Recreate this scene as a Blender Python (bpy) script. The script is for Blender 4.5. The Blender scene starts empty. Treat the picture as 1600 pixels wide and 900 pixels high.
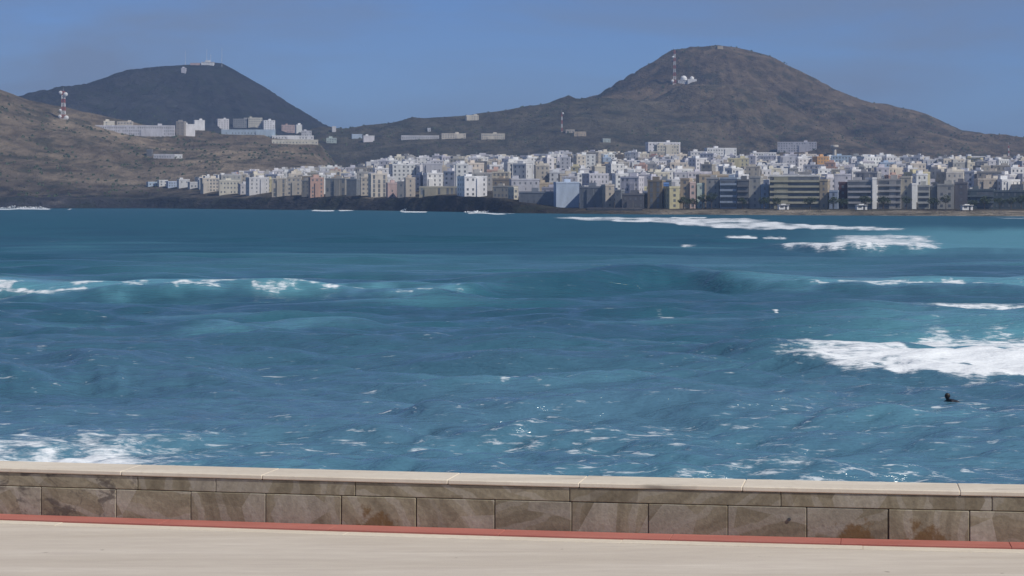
import bpy, bmesh, math, random
import numpy as np
from collections import defaultdict
from mathutils import Vector, Matrix, Euler

R = math.radians
scene = bpy.context.scene
COL = scene.collection
rng = random.Random(11)

# ------------------------------------------------------------------ camera
F, HZ, EYE = 3500.0, 310.0, 8.0            # focal length (px of a 1600 px wide frame), horizon row, eye height
cam_d = bpy.data.cameras.new('camera'); cam = bpy.data.objects.new('camera', cam_d); COL.objects.link(cam)
cam.location = (0, 0, EYE); cam.rotation_euler = (R(90), 0, 0)
cam_d.sensor_width = 36.0; cam_d.lens = 36.0 * F / 1600.0
cam_d.shift_y = -(450 - HZ) / 1600.0
cam_d.clip_start = 0.5; cam_d.clip_end = 60000
scene.camera = cam

# ------------------------------------------------------------------ light
SUN_AZ, SUN_EL = R(122), R(46)
w = bpy.data.worlds.new('World'); scene.world = w; w.use_nodes = True
nt = w.node_tree; nt.nodes.clear()
def N(nt, t, **kw):
    n = nt.nodes.new(t)
    for k, v in kw.items():
        if k == 'inp':
            for i, val in v.items(): n.inputs[i].default_value = val
        else: setattr(n, k, v)
    return n
def L(nt, a, b): nt.links.new(a, b)
sky = N(nt, 'ShaderNodeTexSky', sky_type='NISHITA', sun_disc=False, sun_elevation=SUN_EL, sun_rotation=SUN_AZ,
        altitude=2500.0, air_density=1.0, dust_density=0.2, ozone_density=5.0)
tc = N(nt, 'ShaderNodeTexCoord')
mp = N(nt, 'ShaderNodeMapping'); mp.inputs['Scale'].default_value = (2.6, 2.6, 12.0); mp.inputs['Location'].default_value = (.3, .7, .2)
L(nt, tc.outputs['Generated'], mp.inputs['Vector'])
cn = N(nt, 'ShaderNodeTexNoise', inp={'Scale': 2.2, 'Detail': 6.0, 'Roughness': .55, 'Distortion': .4})
L(nt, mp.outputs['Vector'], cn.inputs['Vector'])
cr = N(nt, 'ShaderNodeMapRange', inp={'From Min': .40, 'From Max': .68, 'To Min': 0.0, 'To Max': .75})
L(nt, cn.outputs['Fac'], cr.inputs['Value'])
tint = N(nt, 'ShaderNodeMix', data_type='RGBA', blend_type='MULTIPLY'); tint.inputs['Factor'].default_value = 1
tint.inputs['B'].default_value = (.60, .70, .96, 1)
L(nt, sky.outputs['Color'], tint.inputs['A'])
cm = N(nt, 'ShaderNodeMix', data_type='RGBA'); cm.inputs['B'].default_value = (2.25, 2.75, 3.9, 1)
L(nt, cr.outputs['Result'], cm.inputs['Factor']); L(nt, tint.outputs['Result'], cm.inputs['A'])
bg = N(nt, 'ShaderNodeBackground'); bg.inputs['Strength'].default_value = .088
L(nt, cm.outputs['Result'], bg.inputs['Color'])
wo = N(nt, 'ShaderNodeOutputWorld'); L(nt, bg.outputs['Background'], wo.inputs['Surface'])

sun_d = bpy.data.lights.new('sun', 'SUN'); sun_d.energy = 3.9; sun_d.angle = R(.8); sun_d.color = (1.0, .94, .84)
sun = bpy.data.objects.new('sun', sun_d); COL.objects.link(sun)
sdir = Vector((math.sin(SUN_AZ) * math.cos(SUN_EL), math.cos(SUN_AZ) * math.cos(SUN_EL), math.sin(SUN_EL)))
sun.rotation_euler = sdir.to_track_quat('Z', 'Y').to_euler(); sun.location = (200, -50, 400)
vs = scene.view_settings; vs.view_transform = 'Standard'; vs.look = 'None'; vs.exposure = 0.0; vs.gamma = 1.0

# ------------------------------------------------------------------ helpers
def tag(o, label=None, cat=None, group=None, kind=None):
    if label: o['label'] = label
    if cat: o['category'] = cat
    if group: o['group'] = group
    if kind: o['kind'] = kind
    return o
def empty(name, loc, rz=0.0):
    o = bpy.data.objects.new(name, None); COL.objects.link(o); o.location = loc; o.rotation_euler = (0, 0, rz)
    o.empty_display_size = .5
    return o
def link_mesh(name, me, mat=None, parent=None):
    o = bpy.data.objects.new(name, me); COL.objects.link(o)
    if mat is not None and not me.materials: me.materials.append(mat)
    if parent is not None: o.parent = parent
    return o
class MB:
    """collects boxes and tubes, builds ONE mesh"""
    def __init__(s): s.v = []; s.f = []
    def add(s, vs, fs):
        b = len(s.v); s.v += [tuple(p) for p in vs]; s.f += [tuple(i + b for i in f) for f in fs]
    def box(s, x0, x1, y0, y1, z0, z1):
        s.add([(x0,y0,z0),(x1,y0,z0),(x1,y1,z0),(x0,y1,z0),(x0,y0,z1),(x1,y0,z1),(x1,y1,z1),(x0,y1,z1)],
              [(0,3,2,1),(4,5,6,7),(0,1,5,4),(1,2,6,5),(2,3,7,6),(3,0,4,7)])
    def ring(s, x0, x1, y0, y1, z0, z1, t):
        o = [(x0,y0),(x1,y0),(x1,y1),(x0,y1)]; i = [(x0+t,y0+t),(x1-t,y0+t),(x1-t,y1-t),(x0+t,y1-t)]
        vs = [(a,b,z0) for a,b in o] + [(a,b,z1) for a,b in o] + [(a,b,z0) for a,b in i] + [(a,b,z1) for a,b in i]
        fs = []
        for k in range(4):
            j = (k+1) % 4
            fs += [(k,j,4+j,4+k), (8+j,8+k,12+k,12+j), (4+k,4+j,12+j,12+k), (j,k,8+k,8+j)]
        s.add(vs, fs)
    def tube(s, p, q, r0, r1=None, n=6, cap=True):
        r1 = r0 if r1 is None else r1
        p, q = Vector(p), Vector(q); d = (q - p).normalized()
        a = d.orthogonal().normalized(); b = d.cross(a)
        vs = []
        for c, r in ((p, r0), (q, r1)):
            for k in range(n):
                t = 2 * math.pi * k / n; vs.append(c + (a * math.cos(t) + b * math.sin(t)) * r)
        fs = [(k, (k+1) % n, n + (k+1) % n, n + k) for k in range(n)]
        if cap: fs += [tuple(range(n-1, -1, -1)), tuple(range(n, 2*n))]
        s.add(vs, fs)
    def lathe(s, prof, n=16, c=(0,0,0)):
        vs = []; fs = []
        for r, z in prof:
            for k in range(n):
                t = 2*math.pi*k/n; vs.append((c[0]+r*math.cos(t), c[1]+r*math.sin(t), c[2]+z))
        for i in range(len(prof)-1):
            for k in range(n):
                fs.append((i*n+k, i*n+(k+1)%n, (i+1)*n+(k+1)%n, (i+1)*n+k))
        fs += [tuple(range(n-1,-1,-1)), tuple(range((len(prof)-1)*n, len(prof)*n))]
        s.add(vs, fs)
    def mesh(s, name):
        me = bpy.data.meshes.new(name); me.from_pydata(s.v, [], s.f); me.update(); return me
    def build(s, name, mat=None, parent=None): return link_mesh(name, s.mesh(name), mat, parent)

def grid_mesh(name, X, Y, Z, attrs=None, smooth=True):
    nr, nc = X.shape
    co = np.stack([X, Y, Z], -1).reshape(-1, 3).astype(np.float32)
    i = np.arange(nr*nc).reshape(nr, nc)
    q = np.stack([i[:-1,:-1], i[:-1,1:], i[1:,1:], i[1:,:-1]], -1).reshape(-1, 4).astype(np.int32)
    me = bpy.data.meshes.new(name)
    me.vertices.add(len(co)); me.vertices.foreach_set('co', co.ravel())
    me.loops.add(q.size); me.loops.foreach_set('vertex_index', q.ravel())
    me.polygons.add(len(q)); me.polygons.foreach_set('loop_start', np.arange(0, q.size, 4, dtype=np.int32))
    me.polygons.foreach_set('use_smooth', np.full(len(q), smooth))
    me.update(calc_edges=True)
    for k, a in (attrs or {}).items():
        if a.ndim == 3:
            at = me.attributes.new(k, 'FLOAT_COLOR', 'POINT')
            c = np.ones((nr*nc, 4), np.float32); c[:, :3] = a.reshape(-1, 3); at.data.foreach_set('color', c.ravel())
        else:
            at = me.attributes.new(k, 'FLOAT', 'POINT'); at.data.foreach_set('value', a.ravel().astype(np.float32))
    return me

_T = np.random.RandomState(5).rand(512, 512)
def vn(x, y):
    ix = np.floor(x).astype(np.int64); iy = np.floor(y).astype(np.int64)
    fx = x - ix; fy = y - iy; fx = fx*fx*(3-2*fx); fy = fy*fy*(3-2*fy)
    a = _T[ix & 511, iy & 511]; b = _T[(ix+1) & 511, iy & 511]; c = _T[ix & 511, (iy+1) & 511]; d = _T[(ix+1) & 511, (iy+1) & 511]
    return (a*(1-fx)+b*fx)*(1-fy) + (c*(1-fx)+d*fx)*fy
def fbm(x, y, o=5, g=.5):
    s = 0; a = 1; t = 0
    for k in range(o):
        s = s + a*vn(x*2**k + 17.3*k, y*2**k + 5.1*k); t += a; a *= g
    return s/t
def sst(a, b, x):
    t = np.clip((x-a)/(b-a), 0, 1); return t*t*(3-2*t)
def X_of(u, d): return (u - 800.0)/F*d
def z_of(y, d): return EYE + (HZ - y)/F*d

# ------------------------------------------------------------------ materials
def new_mat(name):
    m = bpy.data.materials.new(name); m.use_nodes = True
    nt = m.node_tree; b = nt.nodes['Principled BSDF']
    return m, nt, b
def mixc(nt, fac, a, b, mode='MIX'):
    n = N(nt, 'ShaderNodeMix', data_type='RGBA', blend_type=mode)
    for s, v in (('Factor', fac), ('A', a), ('B', b)):
        if hasattr(v, 'default_value') or hasattr(v, 'is_linked'): L(nt, v, n.inputs[s])
        else: n.inputs[s].default_value = v if s == 'Factor' else (*v, 1)
    return n.outputs['Result']
def math_n(nt, op, a, b=None, c=None, clamp=False):
    n = N(nt, 'ShaderNodeMath', operation=op, use_clamp=clamp)
    for i, v in enumerate((a, b, c)):
        if v is None: continue
        if hasattr(v, 'is_linked'): L(nt, v, n.inputs[i])
        else: n.inputs[i].default_value = v
    return n.outputs[0]
def noise(nt, vec, scale, detail=4, rough=.55, dist=0, vscale=None):
    if vscale:
        m = N(nt, 'ShaderNodeMapping'); m.inputs['Scale'].default_value = vscale; L(nt, vec, m.inputs['Vector']); vec = m.outputs['Vector']
    n = N(nt, 'ShaderNodeTexNoise', inp={'Scale': scale, 'Detail': detail, 'Roughness': rough, 'Distortion': dist})
    L(nt, vec, n.inputs['Vector']); return n.outputs['Fac']
def mrange(nt, v, a, b, c=0., d=1., smooth=False):
    n = N(nt, 'ShaderNodeMapRange', inp={'From Min': a, 'From Max': b, 'To Min': c, 'To Max': d})
    if smooth: n.interpolation_type = 'SMOOTHSTEP'
    L(nt, v, n.inputs['Value']); return n.outputs['Result']
def bump(nt, h, strength, dist, b):
    n = N(nt, 'ShaderNodeBump', inp={'Strength': strength, 'Distance': dist}); L(nt, h, n.inputs['Height']); L(nt, n.outputs['Normal'], b.inputs['Normal']); return n

# painted / plastered walls: colour comes from the object's own colour, plus stains
def mat_plaster():
    m, nt, b = new_mat('plaster')
    oi = N(nt, 'ShaderNodeObjectInfo'); g = N(nt, 'ShaderNodeNewGeometry')
    n1 = noise(nt, g.outputs['Position'], .35, 5, .6, 0, (1, 1, .35))
    st = mrange(nt, n1, .35, .75, .80, 1.08)
    c = mixc(nt, 1.0, oi.outputs['Color'], st, 'MULTIPLY')
    L(nt, c, b.inputs['Base Color']); b.inputs['Roughness'].default_value = .85
    return m
M_PLASTER = mat_plaster()
def mat_simple(name, col, rough=.7, metal=0., nscale=3., amt=.25):
    m, nt, b = new_mat(name)
    tcn = N(nt, 'ShaderNodeTexCoord')
    n1 = noise(nt, tcn.outputs['Object'], nscale, 4)
    f = mrange(nt, n1, .3, .7, 1-amt, 1+amt)
    c = mixc(nt, 1.0, col, f, 'MULTIPLY'); L(nt, c, b.inputs['Base Color'])
    b.inputs['Roughness'].default_value = rough; b.inputs['Metallic'].default_value = metal
    return m
M_GLASS = mat_simple('window_glass', (.17, .18, .195), .35, 0, .2, .4)
M_ROOF = mat_simple('flat_roof', (.52, .49, .45), .9, 0, .2, .25)
M_RED = mat_simple('red_paint', (.42, .11, .085), .5)
M_WHITE = mat_simple('white_paint', (.75, .75, .74), .5, 0, 1., .1)
M_DARK = mat_simple('dark_metal', (.06, .06, .065), .5)
M_BARK = mat_simple('bark', (.10, .075, .055), .9)

def mat_leaf():
    m, nt, b = new_mat('leaves')
    g = N(nt, 'ShaderNodeNewGeometry')
    n1 = noise(nt, g.outputs['Position'], .6, 3)
    c = mixc(nt, mrange(nt, n1, .35, .65), (.030, .052, .024), (.075, .10, .04))
    L(nt, c, b.inputs['Base Color']); b.inputs['Roughness'].default_value = .7
    return m
M_LEAF = mat_leaf()

def mat_terrain():
    m, nt, b = new_mat('volcanic_ground')
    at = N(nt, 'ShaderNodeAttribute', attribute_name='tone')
    g = N(nt, 'ShaderNodeNewGeometry')
    n1 = noise(nt, g.outputs['Position'], .012, 8, .62, .6)
    n2 = noise(nt, g.outputs['Position'], .06, 6, .65, .3, (1, .5, 2.2))
    f = math_n(nt, 'ADD', math_n(nt, 'MULTIPLY', n1, .9), math_n(nt, 'MULTIPLY', n2, .8))
    n0 = noise(nt, g.outputs['Position'], .0045, 5, .6, .8)
    v = math_n(nt, 'MULTIPLY', mrange(nt, f, .60, 1.10, .36, 1.75), mrange(nt, n0, .32, .68, .62, 1.42))
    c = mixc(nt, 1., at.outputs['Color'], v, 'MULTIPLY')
    # scrub
    n3 = noise(nt, g.outputs['Position'], .035, 7, .7)
    c = mixc(nt, mrange(nt, n3,   .50, .60, 0, .62), c, (.026, .033, .021))
    L(nt, c, b.inputs['Base Color']); b.inputs['Roughness'].default_value = .95
    b.inputs['Specular IOR Level'].default_value = .1
    bump(nt, f, 1.0, 11., b)
    return m
M_TERRAIN = mat_terrain()

def mat_sea():
    m, nt, b = new_mat('sea_water')
    g = N(nt, 'ShaderNodeNewGeometry'); P = g.outputs['Position']
    fo = N(nt, 'ShaderNodeAttribute', attribute_name='foam').outputs['Fac']
    ae_sheen = N(nt, 'ShaderNodeAttribute', attribute_name='aerated_sky_sheen').outputs['Fac']
    sp = N(nt, 'ShaderNodeAttribute', attribute_name='speck').outputs['Fac']
    dk = N(nt, 'ShaderNodeAttribute', attribute_name='shallow').outputs['Fac']
    # small waves, longer across than along the view
    r1 = noise(nt, P, .55, 6, .62, .3, (.26, 1, 1.6))
    r2 = noise(nt, P, 2.2, 4, .6, .2, (.34, 1, 1.6))
    r3 = noise(nt, P, .11, 5, .6, .4, (.35, 1, 1))
    hgt = math_n(nt, 'ADD', math_n(nt, 'MULTIPLY', r1, 1.0), math_n(nt, 'MULTIPLY', r2, .45))
    hgt = math_n(nt, 'ADD', hgt, math_n(nt, 'MULTIPLY', r3, 1.2))
    # foam
    n1 = noise(nt, P, 1.0, 8, .66, .35, (.42, 1, 2.5))
    n2 = noise(nt, P, 3.2, 5, .7, .3, (.42, 1, 2.5))
    nn = math_n(nt, 'ADD', math_n(nt, 'MULTIPLY', n1, .52), math_n(nt, 'MULTIPLY', n2, .48))
    fm = math_n(nt, 'ADD', math_n(nt, 'MULTIPLY', fo, .85), math_n(nt, 'MULTIPLY', math_n(nt, 'SUBTRACT', nn, .5), 2.3))
    fm = mrange(nt, fm, .42, .86, 0, 1, True)
    s1 = noise(nt, P, 3.0, 6, .66, .4, (.30, 1, 2))
    s2 = noise(nt, P, .13, 3, .5, .3, (.4, 1, 1))
    ss = math_n(nt, 'ADD', s1, math_n(nt, 'MULTIPLY', s2, .28))
    ss = math_n(nt, 'ADD', ss, math_n(nt, 'MULTIPLY', sp, .10))
    sm = math_n(nt, 'MULTIPLY', mrange(nt, ss,   .815, .93, 0, .6, True), mrange(nt, sp, 0.02, .25))
    fm = math_n(nt, 'MAXIMUM', fm, sm)
    ru = N(nt, 'ShaderNodeAttribute', attribute_name='ruffle').outputs['Fac']
    deep = mixc(nt, mrange(nt, r3, .35, .65), (.003, .058, .092), (.008, .092, .124))
    c = mixc(nt, dk, deep, (.095, .200, .290))
    c = mixc(nt, ae_sheen, c, (.16, .42, .50))  # aerated water; on the breaker's back a painted sky reflection
    c = mixc(nt, fm, c, (.80, .84, .86))
    L(nt, c, b.inputs['Base Color'])
    L(nt, math_n(nt, 'MAXIMUM', mrange(nt, fm, 0, 1, .12, .85), mrange(nt, ru, 0, 1, .12, .46)), b.inputs['Roughness'])
    b.inputs['IOR'].default_value = 1.33
    bump(nt, hgt, .75, .5, b)
    return m
M_SEA = mat_sea()

# ------------------------------------------------------------------ terrain
def ush(u): return np.interp(u, [-1500, -200, 0, 230, 600, 800, 1000, 1300, 1600, 1900, 3000],
                                [1990, 1900, 1868, 1868, 1474, 1217, 1120, 1050, 1000, 950, 800])
def front_off(u): return np.interp(u, [0, 500, 800, 1000, 1300, 1600], [45, 45, 60, 75, 110, 150])
def city_top(u): return np.interp(u, [-500, 200, 330, 450, 570, 700, 1900], [2050, 2050, 2060, 2130, 2260, 2380, 2400])
def city_z(u): return np.interp(u, [-500, 200, 330, 450, 570, 660, 1900], [14, 16, 22, 30, 38, 45, 46])
CONES = [  # centre px, depth, right profile, left profile (px offset, row), tone
    (1120, 3200, [(0,71),(30,75),(95,92),(225,160),(320,183),(380,208),(480,220),(600,240),(900,300),(1400,330)],
                 [(0,71),(70,78),(190,150),(235,159),(330,188),(480,232),(700,296),(1200,330)], (.098, .074, .050)),
    (1128, 2950, [(0,133),(55,134),(85,146),(150,190),(280,240),(420,300),(700,330)],
                 [(0,133),(70,134),(120,165),(190,204),(330,250),(500,300),(700,330)], (.118, .092, .062)),
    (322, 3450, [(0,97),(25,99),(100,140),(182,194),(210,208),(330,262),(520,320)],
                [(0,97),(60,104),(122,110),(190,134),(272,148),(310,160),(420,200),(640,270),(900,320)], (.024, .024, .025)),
    (645, 2900, [(0,182),(14,186),(60,215),(150,290),(260,335)], [(0,182),(20,190),(60,212),(150,290),(260,335)], (.045, .042, .033)),
    (888, 2940, [(0,150),(14,157),(60,190),(150,290),(260,335)], [(0,150),(22,160),(60,185),(150,290),(260,335)], (.045, .040, .033)),
]
def ridge(X, Y, us, ys, d0, wf, wb, pw):
    u = 800 + F*X/np.maximum(Y, 1); z0 = EYE + (HZ - np.interp(u, us, ys))/F*d0
    t = Y - d0
    fr = np.clip(1 + t/wf, 0, 1)**pw; bk = np.exp(-(t/wb)**2)
    return z0*np.where(t < 0, fr, bk)
PADS = []
def soft(x, a, b, e): return sst(a-e, a+e, x)*sst(b+e, b-e, x)
def height(X, Y, want_tone=False):
    X = np.asarray(X, float); Y = np.asarray(Y, float)
    u = 800 + F*X/np.maximum(Y, 1)
    ds = ush(u); left = sst(900, 760, u)
    t = Y - ds
    # shore: lava cliff on the left, sand on the right
    rough = fbm(X/14., Y/14., 4)
    cl = (8.3 + 5*(fbm(X/40.+9, Y/60., 3)-.5))*sst(-2, 26, t + (rough-.5)*26) - 1.6*(t < -2)
    sd = np.where(t < 0, t*.05, np.minimum(t*.042, 2.5))
    sh = np.where(t < -60, -4, cl*left + sd*(1-left))
    D = ds + front_off(u); dt = city_top(u)
    s = np.clip((Y - D)/(dt - D), 0, 1.0)
    zc = sh + (city_z(u) - np.where(left > .5, 8, 2.5))*s
    zc = zc - np.clip(Y - 3800, 0, 1e9)*.2
    hs = [zc]; tones = [np.ones(X.shape+(3,))*np.array((.090, .078, .066))]
    dA = np.interp(u, [0, 500], [2330, 2480])
    zA = ridge(X, Y, [-900, -300, 0, 45, 100, 180, 270, 430, 490, 540, 600, 700],
               [20, 80, 141, 159, 169, 185, 203, 211, 216, 240, 300, 320], dA, dA - ds - 8, 420, 1.25)
    fA = sst(640, 480, u)
    strata = (fbm(X/300., Y/55.+3, 4)-.5)*17*np.clip((Y-ds)/300, 0, 1)
    hs.append((zA + strata)*fA - 30*(1-fA)); tones.append(np.ones(X.shape+(3,))*np.array((.148, .118, .084)))
    dB = 2900.
    zB = ridge(X, Y, [200, 440, 500, 540, 640, 740, 790, 890, 935, 1100, 1300, 2000],
               [300, 212, 198, 200, 187, 178, 172, 156, 152, 165, 230, 260], dB, 560, 500, 1.15)
    hs.append(zB); tones.append(np.ones(X.shape+(3,))*np.array((.066, .058, .041)))
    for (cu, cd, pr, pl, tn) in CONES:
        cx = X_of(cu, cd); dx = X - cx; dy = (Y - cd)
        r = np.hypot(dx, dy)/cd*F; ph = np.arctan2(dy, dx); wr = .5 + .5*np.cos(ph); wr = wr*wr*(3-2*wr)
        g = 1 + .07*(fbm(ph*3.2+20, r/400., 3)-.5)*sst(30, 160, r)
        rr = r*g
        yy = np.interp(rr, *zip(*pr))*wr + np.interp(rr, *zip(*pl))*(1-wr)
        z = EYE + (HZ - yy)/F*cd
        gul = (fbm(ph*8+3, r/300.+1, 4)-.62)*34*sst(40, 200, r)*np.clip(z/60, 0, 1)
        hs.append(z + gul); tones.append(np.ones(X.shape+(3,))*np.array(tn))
    Hs = np.stack(hs); k = .35
    mx = Hs.max(0); wts = np.exp((Hs - mx)*k); H = mx + np.log(wts.sum(0))/k*.6 - .0
    inland = sst(0, 60, Y - D - 20)
    H = H*inland + np.where(inland < 1, np.maximum(zc, np.where(left > .5, Hs[1], -9)), 0)*(1-inland)
    H = H + (fbm(X/60., Y/60.+7, 5)-.5)*8*sst(10, 200, Y - D)*sst(30, 70, H)
    H = np.maximum(H, -6.)
    for (px, py, pz, hw) in PADS:
        near = (np.abs(X-px) < hw+40) & (np.abs(Y-py) < 50)
        if near.any():
            k = soft(X, px-hw-4, px+hw+4, 7)*soft(Y, py-6, py+13, 8); H = H*(1-k) + pz*k
    if not want_tone: return H
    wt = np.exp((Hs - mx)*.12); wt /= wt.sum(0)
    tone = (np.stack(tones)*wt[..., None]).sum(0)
    rw = np.interp(u, [-200, 250, 400], [150, 110, 70])
    rock = left*sst(rw, rw*.15, t + (rough-.5)*rw*1.6)
    tone = tone*(1-rock[..., None]) + np.array((.026, .026, .030))*rock[..., None]
    sand = (1-left)*sst(60, 45, t)*sst(960, 1090, u)
    tone = tone*(1-sand[..., None]) + np.array((.20, .175, .14))*sand[..., None]
    return H, tone
def H1(x, y): return float(height(np.array([x]), np.array([y]))[0])
def hit(u, y, d0=900., d1=4200.):
    d = np.arange(d0, d1, 4.); x = X_of(u, d); z = z_of(y, d); h = height(x, d)
    k = np.nonzero(h >= z)[0]
    if len(k) == 0:                      # skims the skyline: take the closest approach
        k = [int(np.argmin(z - h))]
    i = int(k[0]); return float(x[i]), float(d[i]), float(h[i])

HILL = [
 (150,272,197,213,'pale grey','long low pale grey building left of the white hilltop block','grid',R(5)),
 (162,178,190,199,'cream','small cream upper block on the left above the long low building','grid',R(5)),
 (183,207,190,199,'cream','cream upper block on the right above the long low building','grid',R(5)),
 (275,288,190,212,'taupe','grey taupe building against the left side of the white hilltop block','grid',R(-5)),
 (284,305,194,213,'bright white','bright white hilltop block right of the long low building','blank',R(18)),
 (304,320,188,204,'bright white','white block behind the bright hilltop block','blank',R(18)),
 (340,358,187,204,'bright white','white cube house at left of the blue-white hilltop terrace','grid',R(20)),
 (364,386,187,201,'grey','grey house behind the blue-white hilltop terrace','grid',R(-5)),
 (388,410,185,200,'cream','cream house behind the blue-white hilltop terrace','grid',R(14)),
 (412,430,188,204,'bright white','white cube house at right of the blue-white hilltop terrace','grid',R(20)),
 (346,430,203,211,'pale blue','long low blue-white hilltop terrace between two white cubes','grid',R(5)),
 (440,468,198,210,'pink','pale pink house above the two stepped white strips','grid',R(10)),
 (463,472,195,208,'bright white','slim white tower house beside the pale pink house','blank',R(16)),
 (471,487,205,214,'pale grey','pale grey house right of the slim white tower house','grid',R(6)),
 (425,490,212,218,'bright white','upper of two stepped long white strips on the ridge','grid',R(8)),
 (425,497,220,227,'cream','lower of two stepped long white strips on the ridge','grid',R(8)),
 (519,525,198,207,'white','tiny white tower standing where the dark hill meets the ridge','blank',R(10)),
 (510,526,216,224,'mint','small mint shed right of the stepped white strips','grid',R(5)),
 (550,566,210,217,'pale blue','small pale blue house among the scrub right of the ridge','blank',R(10)),
 (568,585,212,222,'bright white','small white house, rightmost of those among the scrub','blank',R(10)),
 (627,686,213,219,'pale grey','long low pale grey shed, leftmost of three in a line on the slope','grid',R(4)),
 (690,728,209,217,'cream','long cream shed, middle of three in a line on the slope','grid',R(8)),
 (752,789,209,218,'cream','cream shed, rightmost of three in a line on the slope','grid',R(8)),
 (668,673,200,206,'pale grey','tiny grey hut above the three long sheds','grid',R(5)),
 (728,748,180,188,'cream','cream house alone on the ridge line','grid',R(10)),
 (240,272,241,248,'lilac grey','low lilac grey farm building on the brown slope','grid',R(4)),
 (272,285,241,248,'bright white','small bright white house on the brown slope','grid',R(16)),
 (229,237,235,246,'dark grey','small dark hut on the brown slope','blank',0.),
 (884,898,203,208,'beige','upper of two small tan roofs below the ridge','grid',R(5)),
 (897,916,207,214,'tan','lower of two small tan roofs below the ridge','grid',R(5)),
 (942,954,217,223,'mint','small mint green shelter at the top of town','grid',R(5)),
 (1215,1276,222,238,'lilac grey','wide lilac grey warehouse at the foot of the big hill','grid',R(-6)),
 (283,290,107,115,'lilac grey','small grey hut just below the summit of the left hill','blank',0.),
 (1121,1130,73.5,78,'tan','small tan hut on the summit of the big hill','blank',R(10)),
]
# level ground under the hill buildings
PLACED = {}
for k_, (a, b, y0, y1, c, lb, st, yw) in enumerate(HILL):
    x_, d_, z_ = hit((a+b)/2, y1-.3); PLACED[k_] = (x_, d_, z_)
for k_, (a, b, *_r) in enumerate(HILL):
    x_, d_, z_ = PLACED[k_]
    if b-a > 14: PADS.append((x_, d_+3, z_-.1, (b-a)/2/F*d_))
OBS = hit(1072, 132.5); PADS.append((OBS[0], OBS[1]+2, OBS[2]+.5, 14))
uu = np.concatenate([np.linspace(-1500, -160, 70), np.linspace(-150, 1750, 640), np.linspace(1760, 3000, 60)])
tt = np.concatenate([np.linspace(-70, -12, 5), np.linspace(-8, 60, 40), np.linspace(66, 320, 50), np.linspace(330, 3000, 330), np.linspace(3050, 6000, 16)])
U, T = np.meshgrid(uu, tt)
Yg = ush(U) + T; Xg = X_of(U, Yg)
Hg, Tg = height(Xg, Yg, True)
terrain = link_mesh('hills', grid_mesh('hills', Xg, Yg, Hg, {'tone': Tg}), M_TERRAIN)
tag(terrain, kind='structure')

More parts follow.
